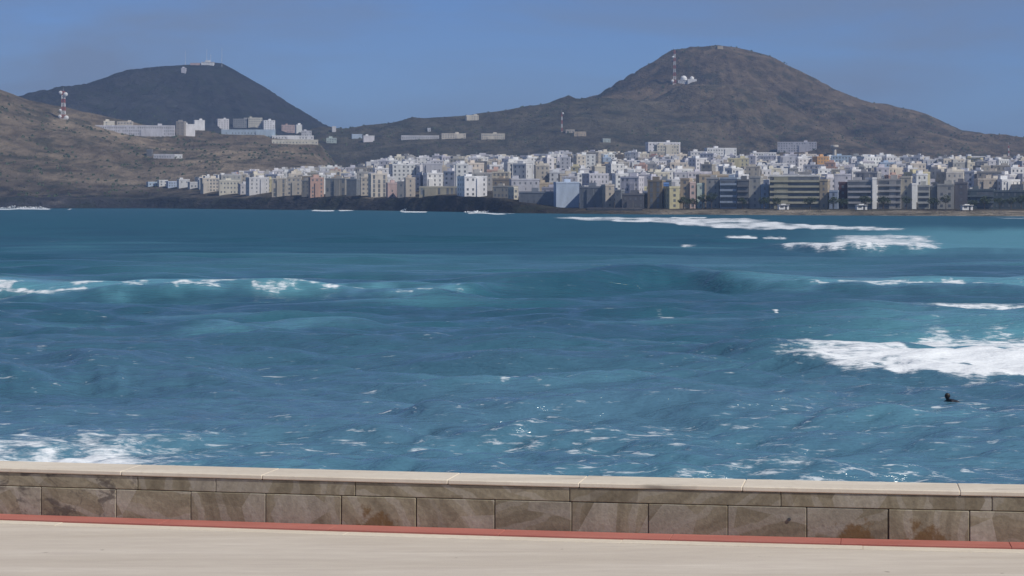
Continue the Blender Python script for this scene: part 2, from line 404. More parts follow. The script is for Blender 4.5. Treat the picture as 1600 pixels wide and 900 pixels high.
# ------------------------------------------------------------------ sea
def soft(x, a, b, e): return sst(a-e, a+e, x)*sst(b+e, b-e, x)
def build_sea():
    us = np.concatenate([np.linspace(-2600, -130, 60), np.linspace(-120, 1720, 860), np.linspace(1730, 4200, 60)])
    vv = np.concatenate([[312.2, 313.5, 315, 317, 319], np.linspace(320, 345, 34), np.arange(345.8, 800, .74), np.linspace(802, 1000, 14)])
    U, V = np.meshgrid(us, vv); Y = 8*F/(V - HZ); X = X_of(U, Y)
    dY = .74*Y*Y/(8*F)
    U0, V0 = U, V
    rs = np.random.RandomState(3); Z = np.zeros_like(X)
    for k in range(80):
        lam = 1.0*(20/1.0)**(k/79.); th = rs.normal(0, .30 + .5*(1-k/79.)) + .08
        kx, ky = math.sin(th)*2*math.pi/lam, math.cos(th)*2*math.pi/lam
        a = .0095*lam**.62*rs.uniform(.6, 1.3)
        wgt = np.clip((lam*abs(math.cos(th))/dY - 2.2)/3., 0, 1)
        p = kx*X + ky*Y + rs.uniform(0, 6.28)
        Z += a*wgt*(np.sin(p) + .3*np.cos(2*p))
    for k in range(14):
        lam = 14*(44/14.)**(k/13.); th = rs.normal(.05, .22); p = math.sin(th)*2*math.pi/lam*X + math.cos(th)*2*math.pi/lam*Y + rs.uniform(0, 6.28)
        Z += .055*(lam/20.)**.4*np.clip((lam/dY - 2.2)/3., 0, 1)*np.sin(p)
    amp = .45 + 1.1*fbm(X/14., Y/22., 3); Z *= amp
    warp = (fbm(U0/60., V0*0+3.3, 3)-.5); wob = (fbm(X/2.2, Y/2.6, 4)-.5)*2.2
    U = U0 + 34*(fbm(U0/26., V0/9., 4)-.5); V = V0 + (V0-300)*.10*(fbm(U0/34.+7, V0/11., 4)-.5)
    foam = np.zeros_like(X); aer_sheen = np.zeros_like(X)
    #  short, steep wind waves scattered over the bay
    ycol = Y[:, 0]
    for k in range(230):
        y0 = 62*(420/62.)**(rs.rand()**.85); u0 = rs.uniform(-140, 1740); ln = rs.uniform(4, 13)*(y0/110.)**.5; A = rs.uniform(.10, .30)*(y0/110.)**.35
        wf_ = rs.uniform(.8, 1.6)*(y0/100.)**.6; wb_ = wf_*rs.uniform(2, 3.4); sk = rs.normal(.05, .18); x0 = X_of(u0, y0)
        i0, i1 = np.searchsorted(ycol*-1, [-(y0+5*wb_+5), -(y0-5*wf_-5)])
        xs, ys = X[i0:i1], Y[i0:i1]
        e = np.exp(-((xs-x0)/ln)**2); t = ys - y0 - sk*(xs-x0) - .02*(xs-x0)**2/ln*2
        Z[i0:i1] += A*e*(np.where(t < 0, np.exp(-(t/wf_)**2), np.exp(-(t/wb_)**2)) - .3*np.exp(-((t+2*wf_)/wf_)**2))
        if rs.rand() < .13: foam[i0:i1] = np.maximum(foam[i0:i1], rs.uniform(.35, .62)*e**4*np.exp(-((t+.2)/(.7*wf_))**2))
        elif rs.rand() < .25: aer_sheen[i0:i1] = np.maximum(aer_sheen[i0:i1], rs.uniform(.1, .35)*e*np.exp(-(t/wf_)**2))
    def crest(tab, wf, wb, ww=3.):
        """tab: (u, row of the crest on flat water, amplitude, foam)"""
        a = np.array(tab, float)
        vc = np.interp(U0, a[:,0], a[:,1]); A = np.interp(U0, a[:,0], a[:,2]); fo = np.interp(U, a[:,0], a[:,3])
        k = np.ones(41)/41.; sm = lambda q: np.apply_along_axis(lambda r_: np.convolve(np.pad(r_, 20, 'edge'), k, 'valid'), 1, q[:1]).repeat(len(vv), 0)
        vc = sm(vc); A = sm(A)
        yc = 8*F/(vc - HZ) + warp*ww
        t = Y - yc
        pr = np.where(t < 0, np.exp(-(t/wf)**2), np.exp(-(t/wb)**2)) - .28*np.exp(-((t+2.1*wf)/(1.1*wf))**2)
        return A*pr, fo, t + wob*min(wf, 4.)
    #  long breaker across the middle
    z, fo, t = crest([(-300,460,.9,.9),(0,462,.9,1.1),(60,466,.85,1.25),(300,465,.85,1.15),(400,464,.85,.8),(540,463,.85,1.05),(700,466,.8,.95),(760,457,1.0,.12),(900,454,1.4,0),(1060,448,1.6,0),(1160,455,1.25,.4),(1300,459,1.0,1.1),(1600,459,1.05,1.35),(1900,459,1,1.3)], 4.6, 15)
    Z += z; foam = np.maximum(foam, fo*np.exp(-((t+.4)/1.6)**2)*(.58 + .4*fbm(U0/25., V0/4., 3))); aer_sheen = np.maximum(aer_sheen, np.clip(fo, 0, .9)*np.exp(-((t-1.5)/5.)**2)*.8)
    foam = np.maximum(foam, .22*fo*soft(t, 0, 16, 6))
    z, fo, t = crest([(-400,582,.8,0),(0,596,1.1,0),(70,592,.75,0),(150,588,1.35,0),(270,593,.9,0),(420,600,.0,0),(2000,600,0,0)], 3.4, 8, 2); Z += z
    z, fo, t = crest([(0,545,0,0),(200,535,.1,0),(330,528,.45,.8),(540,522,.4,.6),(620,520,0,0),(2000,520,0,0)], 3.5, 8, 2); Z += z
    aer_sheen = np.maximum(aer_sheen, .55*fo*np.exp(-((t-1.)/2.6)**2)); foam = np.maximum(foam, .30*fo*np.exp(-((t-.5)/1.6)**2))
    z, fo, t = crest([(0,525,0,0),(760,525,0,0),(860,520,.5,0),(960,524,.15,0),(1200,530,.2,.0),(2000,530,0,0)], 3.5, 8, 2); Z += z
    #  surge on the right
    z, fo, t = crest([(0,575,0,0),(1120,568,0,0),(1200,578,.25,.35),(1290,590,.5,1.1),(1600,592,.55,1.3),(2000,590,.5,1.3)], 3.2, 9, 3); Z += z
    foam = np.maximum(foam, fo*soft(t, -1.2, 10, 1.6)*(.78+.2*fbm(X/4., Y/3., 3)))
    pt = soft(V, 522, 560, 12)*sst(1290, 1500, U + 110*(fbm(X/7., Y/9., 3)-.5)); foam = np.maximum(foam, .86*pt)
    pt = np.exp(-((V-510-.02*(1600-U))/5.)**2)*sst(1240, 1540, U); foam = np.maximum(foam, .66*pt)
    pt = np.exp(-((V0-488)/5.)**2)*sst(1330, 1500, U); foam = np.maximum(foam, .82*pt); aer_sheen = np.maximum(aer_sheen, .5*sst(1150, 1500, U)*soft(V, 490, 575, 20))
    for (a0, a1, v0, v1, wd, am) in [(1020,1060,505,508,4,.7),(1200,1250,495,505,3,.8),(1400,1580,540,545,9,.9),(730,850,478,480,3,.62),(690,850,598,602,5,.68),(320,370,610,614,3,.7),(40,80,556,560,3,.55)]:
        vc = np.interp(U, [a0, a1], [v0, v1]); foam = np.maximum(foam, am*np.exp(-((V-vc)/wd)**2)*soft(U, a0, a1, 18))
    #  breakers on the bar, far right
    z, fo, t = crest([(0,392,0,0),(1180,388,0,0),(1225,390,.9,.9),(1300,396,1.3,1.2),(1450,393,1.1,1.2),(1490,389,.3,.3),(1540,388,0,0),(3000,388,0,0)], 7, 30, 10); Z += z
    foam = np.maximum(foam, fo*soft(t, -8, 34, 9)*(.35 + .95*fbm(U0/16., V0/3.2, 3)))
    foam = np.maximum(foam, (.45 + .75*fbm(U0/30., V0/2.2, 3))*soft(V, 366, 386, 4)*soft(U, 1290, 1460, 40)); aer_sheen = np.maximum(aer_sheen, .5*soft(V, 358, 396, 8)*sst(1180, 1500, U))
    for (a0, a1, vc, hh, am) in [(1132,1182,371,5.5,1.1),(1192,1232,371.5,4.5,1.0),(1056,1086,385,3.,1.0),(1078,1092,367,2.,.8),(1120,1130,380,2.,.6),(945,956,396,2.,.6),(700,716,397,2.,.6),(1480,1512,373,1.6,.8),(1180,1196,362,1.5,.7)]:
        foam = np.maximum(foam, am*soft(V + .12*(U-a0)*(a0 == 1056), vc-hh*.5, vc+hh*.7, 2.6)*soft(U, a0, a1, 9)*(.45 + .9*fbm(U0/6., V0/3., 3)))
    b = np.interp(U, [820, 900, 1040, 1100, 1200, 1330, 1440], [339, 341.5, 345, 349, 353, 357, 358]); hb = 1.35*np.interp(U, [830, 900, 1040, 1180, 1250, 1340, 1440], [1., 2.2, 4.2, 6.5, 3.6, 2.2, .8])
    foam = np.maximum(foam, soft(V, b-hb, b+hb*.8, 2.0)*sst(830, 900, U)*sst(1450, 1380, U)*(.35 + 1.0*fbm(U0/22., V0/2.4, 3)))
    foam = np.maximum(foam, soft(V, 341.5, 345, 1.2)*soft(U, 1000, 1200, 40)*.85)
    for (a0, a1, vc) in [(-40,78,326.5),(100,108,326.5),(490,522,328.4),(528,556,328.6),(620,672,331),(722,796,333.4),(1045,1110,340)]:
        foam = np.maximum(foam, 1.0*soft(V, vc-1.0, vc+1.3, .9)*soft(U, a0, a1, 5))
    foam = np.maximum(foam, .75*soft(V, 339.5, 341.5, 1.)*sst(1480, 1600, U))
    #  wash against the beach at bottom left
    m = sst(480, 180, U)*sst(655, 705, V); foam = np.maximum(foam, .66*m)
    m = sst(690, 722, V + .06*(U < 0))*sst(420, 150, U); foam = np.maximum(foam,   .62*m + .5*m*fbm(X/3., Y/2., 3))
    m = sst(650, 690, V)*sst(640, 250, U); foam = np.maximum(foam, .46*m)
    foam = np.maximum(foam, .10*sst(600, 740, V))
    #  smooth back of the breaker: sky reflection put into the colour; then turquoise shallows
    aer_sheen = np.maximum(aer_sheen, .17*soft(V, 405, 438, 9)*sst(60, 260, U)*sst(1500, 1250, U))
    aer_sheen = np.maximum(aer_sheen, .30*sst(650, 735, V)*(fbm(X/9., Y/5., 3)*1.5-.25).clip(0, 1))
    aer_sheen = np.maximum(aer_sheen, .35*soft(V, 372, 400, 12)*sst(1430, 1600, U))
    shallow = np.clip(.15 + .75*sst(400, 720, V)*(.45 + 1.0*fbm(X/26.+4, Y/30., 4)) + .25*sst(1000, 1600, U)*sst(600, 400, V), 0, 1)
    shallow *= sst(325, 420, V)*.85 + .15
    speck = np.clip(.28*sst(470, 560, V) + .6*sst(600, 720, V) + .12*sst(380, 420, V) + .3*sst(1000, 1500, U)*sst(590, 650, V), 0, 1)
    ruffle = sst(470, 350, V0)
    far = sst(322, 330, V); Z *= far
    return grid_mesh('sea', X[::-1], Y[::-1], Z[::-1], {'foam': foam[::-1], 'aerated_sky_sheen': aer_sheen[::-1], 'speck': speck[::-1], 'shallow': shallow[::-1], 'ruffle': ruffle[::-1]}), (us, vv, Z)
sea_me, SEA = build_sea()
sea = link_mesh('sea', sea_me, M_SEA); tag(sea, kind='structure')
def sea_z(u, v):
    us, vv, Z = SEA; return float(Z[int(np.argmin(abs(vv-v))), int(np.argmin(abs(us-u)))])

# ------------------------------------------------------------------ promenade, beach, low wall
PZ = 5.0                                         # promenade level
def wall_d(u): return 20.15 - .0011*(u-800) + 2.19e-7*(u-800)**2
def wall_pt(u):
    d = wall_d(u); return Vector((X_of(u, d), d, 0))
def wall_n(u):
    t = (wall_pt(u+5) - wall_pt(u-5)).normalized(); return Vector((-t.y, t.x, 0)), t      # away from the camera, along
def strip(name, mat, off0, off1, z, u0=-900, u1=2500, n=90, kind=None, z1=None):
    a = []; b = []
    for u in np.linspace(u0, u1, n):
        p = wall_pt(u); nn, t = wall_n(u); a.append(p + nn*off0); b.append(p + nn*off1)
    X = np.array([[q.x for q in a], [q.x for q in b]]); Y = np.array([[q.y for q in a], [q.y for q in b]])
    Z = np.array([[z]*n, [z if z1 is None else z1]*n])
    return link_mesh(name, grid_mesh(name, X, Y, Z, smooth=False), mat)

def mat_paving():
    m, nt, b = new_mat('beige_paving')
    P = N(nt, 'ShaderNodeNewGeometry').outputs['Position']
    n1 = noise(nt, P, 1.6, 6, .6, .3, (.16, 1.4, 1))
    n2 = noise(nt, P, 9., 5, .6, .2, (.25, 1, 1))
    n3 = noise(nt, P, 60., 3, .6)
    c = mixc(nt, mrange(nt, n1, .3, .7), (.52, .455, .365), (.665, .60, .50))
    c = mixc(nt, mrange(nt, n2, .35, .7, 0, .4), c, (.46, .39, .33))
    c = mixc(nt, mrange(nt, n3, .62, .75, 0, .35), c, (.25, .20, .16))
    sp = noise(nt, P, 5.2, 2, .5)
    c = mixc(nt, mrange(nt, sp, .735, .76, 0, .55), c, (.16, .12, .09))
    L(nt, c, b.inputs['Base Color']); b.inputs['Roughness'].default_value = .85
    bump(nt, n3, .25, .01, b)
    return m
M_PAVE = mat_paving()
def mat_red_strip():
    m, nt, b = new_mat('red_tile')
    P = N(nt, 'ShaderNodeNewGeometry').outputs['Position']
    n1 = noise(nt, P, 2.2, 5, .6, .2, (.4, 1, 1)); n2 = noise(nt, P, 22., 4, .6)
    c = mixc(nt, mrange(nt, n1, .3, .7), (.37, .115, .088), (.47, .165, .13))
    c = mixc(nt, mrange(nt, n2, .5, .8, 0, .4), c, (.40, .20, .16))
    L(nt, c, b.inputs['Base Color']); b.inputs['Roughness'].default_value = .8
    return m
M_REDTILE = mat_red_strip()
def mat_sand():
    m, nt, b = new_mat('sand')
    P = N(nt, 'ShaderNodeNewGeometry').outputs['Position']
    n1 = noise(nt, P, .4, 6, .6)
    L(nt, mixc(nt, n1, (.34, .27, .19), (.46, .38, .28)), b.inputs['Base Color']); b.inputs['Roughness'].default_value = .95
    bump(nt, n1, .4, .2, b)
    return m
M_SAND = mat_sand()

# ground sheets
pav = strip('promenade', M_PAVE, -60, -.30, PZ, -3000, 4600, 200); tag(pav, kind='structure')
bX, bY = np.meshgrid(np.linspace(-220, 220, 120), np.linspace(19.5, 95, 60))
bZ = np.interp(bY, [19.5, 24, 60, 95], [1.6, 1.5, -.25, -2.2]) + .12*fbm(bX/4., bY/4., 3)
tag(link_mesh('beach', grid_mesh('beach', bX, bY, bZ), M_SAND), kind='structure')

def curved_slab(name, mat, parent, ua, ub, o0, o1, z0, z1, seg=3, bev=.006, gap=.0025, jut=0.0):
    """a stone that follows the wall's curve: from ua to ub along it, o0..o1 across, z0..z1 high"""
    bm = bmesh.new(); mid = wall_pt((ua+ub)/2); rows = []
    ang = math.atan2(wall_n((ua+ub)/2)[1].y, wall_n((ua+ub)/2)[1].x)
    inv = Matrix.Rotation(-ang, 3, 'Z')
    for k in range(seg+1):
        u = ua + (ub-ua)*k/seg; p = wall_pt(u); nn, t = wall_n(u)
        if k == 0: p = p + t*gap
        if k == seg: p = p - t*gap
        q = []
        for o, z in ((o0-jut, z0), (o1, z0), (o1, z1), (o0-jut, z1)):
            v = inv @ (p + nn*o - mid); q.append(bm.verts.new((v.x, v.y, z)))
        rows.append(q)
    for k in range(seg):
        a, b = rows[k], rows[k+1]
        for i in range(4):
            j = (i+1) % 4; bm.faces.new((a[i], b[i], b[j], a[j]))
    bm.faces.new(list(reversed(rows[0]))); bm.faces.new(rows[-1])
    bmesh.ops.recalc_face_normals(bm, faces=bm.faces)
    if bev:
        ed = [e for e in bm.edges if len(e.link_faces) == 2 and e.link_faces[0].normal.dot(e.link_faces[1].normal) < .5]
        bmesh.ops.bevel(bm, geom=ed, offset=bev, segments=1, affect='EDGES')
    me = bpy.data.meshes.new(name); bm.to_mesh(me); bm.free()
    o = link_mesh(name, me, mat, parent); o.location = (mid.x, mid.y, 0); o.rotation_euler = (0, 0, ang)
    return o

def mat_stone(name, rust, dark=False):
    m, nt, b = new_mat(name)
    tcn = N(nt, 'ShaderNodeTexCoord'); oi = N(nt, 'ShaderNodeObjectInfo'); rnd = oi.outputs['Random']
    off = N(nt, 'ShaderNodeVectorMath', operation='ADD'); L(nt, tcn.outputs['Object'], off.inputs[0])
    cx = N(nt, 'ShaderNodeCombineXYZ')
    for i, k in enumerate((37., 11., 23.)): L(nt, math_n(nt, 'MULTIPLY', rnd, k), cx.inputs[i])
    L(nt, cx.outputs[0], off.inputs[1])
    rot = N(nt, 'ShaderNodeVectorRotate', rotation_type='Y_AXIS'); L(nt, off.outputs[0], rot.inputs['Vector'])
    L(nt, mrange(nt, rnd, 0, 1, -1.5, 1.5), rot.inputs['Angle'])
    V = rot.outputs['Vector']
    big = noise(nt, V, 2.3, 3, .5, .5, (1.9, 1, .55))
    band = N(nt, 'ShaderNodeTexWave', wave_type='BANDS', bands_direction='X', inp={'Scale': 1.3, 'Distortion': 5.5, 'Detail': 3., 'Detail Scale': 1.1, 'Detail Roughness': .55})
    L(nt, V, band.inputs['Vector'])
    fine = noise(nt, V, 26., 5, .65)
    c = mixc(nt, mrange(nt, big, .35, .65), (.222, .190, .128), (.310, .270, .190))
    c = mixc(nt, mrange(nt, band.outputs['Fac'], .80, .88, 0, .55), c, (.37, .335, .27))
    c = mixc(nt, mrange(nt, band.outputs['Fac'], .22, .05, 0, .30), c, (.14, .112, .072))
    # lighter, sharp edged patches of another bed of the stone
    vo = N(nt, 'ShaderNodeTexVoronoi', feature='F1', inp={'Scale': 2.6, 'Randomness': 1.}); L(nt, V, vo.inputs['Vector'])
    pm = math_n(nt, 'GREATER_THAN', N_sep(nt, vo.outputs['Color']), .80)
    c = mixc(nt, math_n(nt, 'MULTIPLY', pm, .55), c, (.38, .345, .285))
    pm2 = math_n(nt, 'LESS_THAN', N_sep(nt, vo.outputs['Color']), .14)
    c = mixc(nt, math_n(nt, 'MULTIPLY', pm2, .45), c, (.155, .125, .082))
    val = mrange(nt, rnd, 0, 1, .80, 1.16)
    c = mixc(nt, 1., c, val, 'MULTIPLY')
    c = mixc(nt, 1., c, mrange(nt, fine, .3, .7, .82, 1.15), 'MULTIPLY')
    if rust:
        sx = N(nt, 'ShaderNodeSeparateXYZ'); L(nt, tcn.outputs['Object'], sx.inputs[0])
        hz = mrange(nt, sx.outputs['Z'], PZ+.02, PZ+.23, 1., 0.)
        cxm = mrange(nt, math_n(nt, 'ABSOLUTE', math_n(nt, 'ADD', sx.outputs['X'], rust)), .05, .27, 1., 0.)
        nz = noise(nt, tcn.outputs['Object'], 9., 4, .6)
        k = math_n(nt, 'ADD', math_n(nt, 'MULTIPLY', math_n(nt, 'POWER', hz, .6), cxm), math_n(nt, 'MULTIPLY', nz, 2.6))
        k = mrange(nt, k, 1.68, 2.15, 0, .8, True)
        c = mixc(nt, k, c, (.145, .078, .020))
    if dark:
        sx2 = N(nt, 'ShaderNodeNewGeometry').outputs['Position']
        dn = noise(nt, sx2, 5.5, 5, .65, .6, (1, 1, 1.3))
        c = mixc(nt, mrange(nt, dn, .50, .60, 0, .72), c, (.075, .062, .055))
    L(nt, c, b.inputs['Base Color']); b.inputs['Roughness'].default_value = .82
    bump(nt, math_n(nt, 'ADD', fine, math_n(nt, 'MULTIPLY', big, .6)), .35, .012, b)
    return m
def N_sep(nt, colr):
    s = N(nt, 'ShaderNodeSeparateColor'); L(nt, colr, s.inputs[0]); return s.outputs[0]
M_STONE = mat_stone('sandstone', 0); M_LICHEN = mat_stone('dark_stained_sandstone', 0, True); M_RUST = mat_stone('rust_stained_sandstone', .03); M_RUST2 = mat_stone('rust_streaked_sandstone', -.06)
def mat_coping():
    m, nt, b = new_mat('coping_stone')
    P = N(nt, 'ShaderNodeNewGeometry').outputs['Position']
    n1 = noise(nt, P, 1.1, 5, .6, .4, (.5, 2, 1)); n2 = noise(nt, P, 14., 5, .6)
    c = mixc(nt, mrange(nt, n1, .3, .7), (.60, .525, .415), (.76, .685, .555))
    c = mixc(nt, mrange(nt, n2, .5, .8, 0, .4), c, (.44, .37, .29))
    st = noise(nt, P, 1.9, 3, .5, .3, (.45, 1.6, 1))
    c = mixc(nt, mrange(nt, st, .69, .77, 0, .8), c, (.13, .11, .09))
    L(nt, c, b.inputs['Base Color']); b.inputs['Roughness'].default_value = .8
    bump(nt, n2, .3, .01, b)
    return m
M_COPING = mat_coping()
M_MORTAR = mat_simple('dark_mortar', (.055, .045, .036), .95)

sw = empty('low_wall', (0, 0, 0))
tag(sw, 'low sandstone seat wall with pale coping along the promenade', 'wall')
core = curved_slab('wall_core', M_MORTAR, sw, -600, 2200, .018, .40, 1.0, PZ+.409, seg=60, bev=0)
C1, C2 = PZ+.285, PZ+.414
lower = [-520, -405, -288, -171, -54, 64, 181, 298, 415, 533, 650, 773, 893, 1013, 1137, 1260, 1388, 1515, 1640, 1768, 1900, 2030]
for a, b in zip(lower[:-1], lower[1:]):
    mt = M_RUST if a in (533, 1388) else (M_RUST2 if a == 1260 else (M_LICHEN if a in (64, -54) else M_STONE))
    g = .0045 if a in (533, 650, 1260, 1388) else .0022
    curved_slab('stone_block', mt, sw, a, b, 0, .2, PZ-.05, C1-.003, seg=2, gap=g, jut=rng.uniform(-.003, .004))
upper = [-560, -245, -20, 215, 337, 555, 890, 1220, 1550, 1880, 2160]
for a, b in zip(upper[:-1], upper[1:]):
    curved_slab('stone_block', M_LICHEN if b <= 215 else M_STONE, sw, a, b, 0, .2, C1+.002, C2-.003, seg=4, gap=.002, jut=rng.uniform(-.003, .003))
cop = [-560, -150, 190, 410, 700, 905, 1160, 1500, 1830, 2160]
for a, b in zip(cop[:-1], cop[1:]):
    curved_slab('coping_stone', M_COPING, sw, a, b, -.010, .52, C2, C2+.042+rng.uniform(-.001, .0015), seg=4, bev=.008, gap=.0006)
# weep hole with its little spout
wp = wall_pt(1233); wn, wt = wall_n(1233)
mb = MB(); c0 = Vector((wp.x, wp.y, PZ+.175)); mb.tube(c0 + wn*.05, c0 - wn*.012, .016, n=10)
mb.build('drain_pipe', M_DARK, sw)
# red band at the foot of the wall, a row of long tiles; pale kerb stones in front of it
rb = empty('red_border', (0, 0, 0)); tag(rb, 'raised red tiled border along the foot of the low wall', 'border')
ur = list(np.arange(-520, 2100, 262.))
for a, b in zip(ur[:-1], ur[1:]):
    curved_slab('border_tile', M_REDTILE, rb, a, b, -.30, -.004, PZ-.05, PZ+.022+rng.uniform(-.001, .001), seg=3, bev=.004, gap=.0012)
ks = empty('pale_edging', (0, 0, 0)); tag(ks, 'pale stone edging strip between red border and promenade', 'edging')
ur = [-520, 120, 560, 980, 1348, 1790, 2100]
for a, b in zip(ur[:-1], ur[1:]):
    curved_slab('edging_stone', M_COPING, ks, a, b, -.49, -.312, PZ-.05, PZ+.006+rng.uniform(-.001, .002), seg=3, bev=.003, gap=.0015)

# ------------------------------------------------------------------ buildings
PAL = {'white': (.74, .74, .73), 'bright white': (.82, .82, .81), 'cream': (.66, .61, .51), 'pale grey': (.62, .62, .64), 'lilac grey': (.57, .56, .60),
       'beige': (.54, .49, .41), 'taupe': (.38, .35, .31), 'grey': (.42, .41, .39), 'olive grey': (.39, .37, .28), 'salmon': (.56, .37, .30),
       'slate': (.20, .22, .25), 'dark grey': (.16, .16, .17), 'blue grey': (.36, .43, .52), 'pale blue': (.46, .56, .68), 'yellow': (.62, .57, .36),
       'tan': (.46, .38, .28), 'pink': (.58, .44, .40), 'blue': (.07, .20, .55), 'dark teal': (.085, .115, .13), 'orange': (.62, .36, .14), 'mint': (.50, .58, .53),
       'brown': (.22, .18, .125), 'maroon': (.12, .05, .05)}
def jit(c, r): 
    k = r.uniform(.92, 1.06); return tuple(min(.9, x*k*r.uniform(.98, 1.02)) for x in c)
def building(name, label, cat, loc, yaw, w, dep, h, colour, style='grid', group=None, parts=True, seed=0, skirt=4.0, sink=None):
    """front faces local -Y; loc is the middle of the front edge at ground level"""
    r = random.Random(seed); col = (*jit(PAL[colour], r), 1)
    root = empty(name, loc, yaw); tag(root, label, cat, group)
    x0, x1 = -w/2, w/2
    m = MB(); m.box(x0, x1, 0, dep, -skirt, h)
    if style in ('grid', 'bands', 'fins') and w > 10 and r.random() < .6:      # a projecting bay
        bx = r.uniform(x0+.5, x1-w*.35); m.box(bx, bx+w*.28, -.7, .3, -skirt, h-r.choice((.4, 3.1)))
    wl = m.build('wall', M_PLASTER, root); wl.color = col
    m = MB(); e = .14
    m.box(x0-e, x1+e, -e, dep+e, h, h+.22); m.ring(x0-e+.03, x1+e-.03, -e+.03, dep+e-.03, h+.222, h+.95, .2)
    rf = m.build('roof', M_PLASTER, root); rf.color = (.80, .79, .76, 1) if 'white roof edge' in label else (*[min(.85, c*1.05+.06) for c in col[:3]], 1)
    if w > 6 and dep > 6 and h > 5:
        m = MB(); sx = r.uniform(x0+1, x1-min(4.5, w*.5)-.5); sw_ = min(r.uniform(2.6, 4.5), w*.45)
        m.box(sx, sx+sw_, dep*.35, dep*.35+3.2, h+.224, h+r.uniform(2.2, 3.0))
        if r.random() < .4: m.tube((sx+.6, dep*.3, h+.224), (sx+.6, dep*.3, h+r.uniform(3, 5)), .07, n=5)
        sh = m.build('stair_head', M_PLASTER, rf); sh.color = rf.color
    # windows: recessed look from dark panes with pale sills and heads
    ns = max(1, int(round(h/3.05))); fh = h/ns
    m = MB()
    def row(axis, a, b, z0, z1, ww, gap, face):
        n = max(1, int((b-a)/(ww+gap))); pitch = (b-a)/n
        for i in range(n):
            if r.random() < .08: continue
            c = a + pitch*(i+.5); p, q = c-ww/2, c+ww/2
            if axis == 'f': m.box(p, q, -.05, .2, z0, z1)
            elif axis == 'r': m.box(x1-.2, x1+.05, p, q, z0, z1)
            else: m.box(x0-.05, x0+.2, p, q, z0, z1)
    ww = r.choice((.9, 1.1, 1.3)); gp = r.choice((1.3, 1.7, 2.2))
    if style != 'blank':
        for s in range(ns):
            z0 = s*fh + .95; z1 = s*fh + min(2.35, fh-.35)
            if style == 'bands':
                m.box(x0+.4, x1-.4, -.05, .2, z0-.1, z1+.1)
            elif style == 'fins':
                row('f', x0+.3, x1-.3, s*fh+.25, (s+1)*fh-.25, 1.5, 1.2, 0)
            else: row('f', x0+.3, x1-.3, z0, z1, ww, gp, 0)
            row('r', .6, dep-.6, z0, z1, 1.1, 2.6, 0); row('l', .6, dep-.6, z0, z1, 1.1, 2.6, 0)
    else:
        for s in range(ns): row('r', .6, dep-.6, s*fh+.95, s*fh+2.2, 1., 3., 0)
    if m.v:
        wd = m.build('windows', M_GLASS, root); tag(wd, kind='stuff')
    if style == 'bands' and parts:
        mm = None
        for s in range(1, ns):
            if mm is None:
                k = MB(); k.box(x0+.15, x1-.15, -1.15, -.002, -.12, .06); k.box(x0+.15, x1-.15, -1.15, -1.05, .062, .95); mm = k.mesh('balcony')
            bo = link_mesh('balcony', mm, M_PLASTER, root); bo.location = (0, 0, s*fh); bo.color = (*[min(.8, c*1.12+.04) for c in col[:3]], 1)
    return root

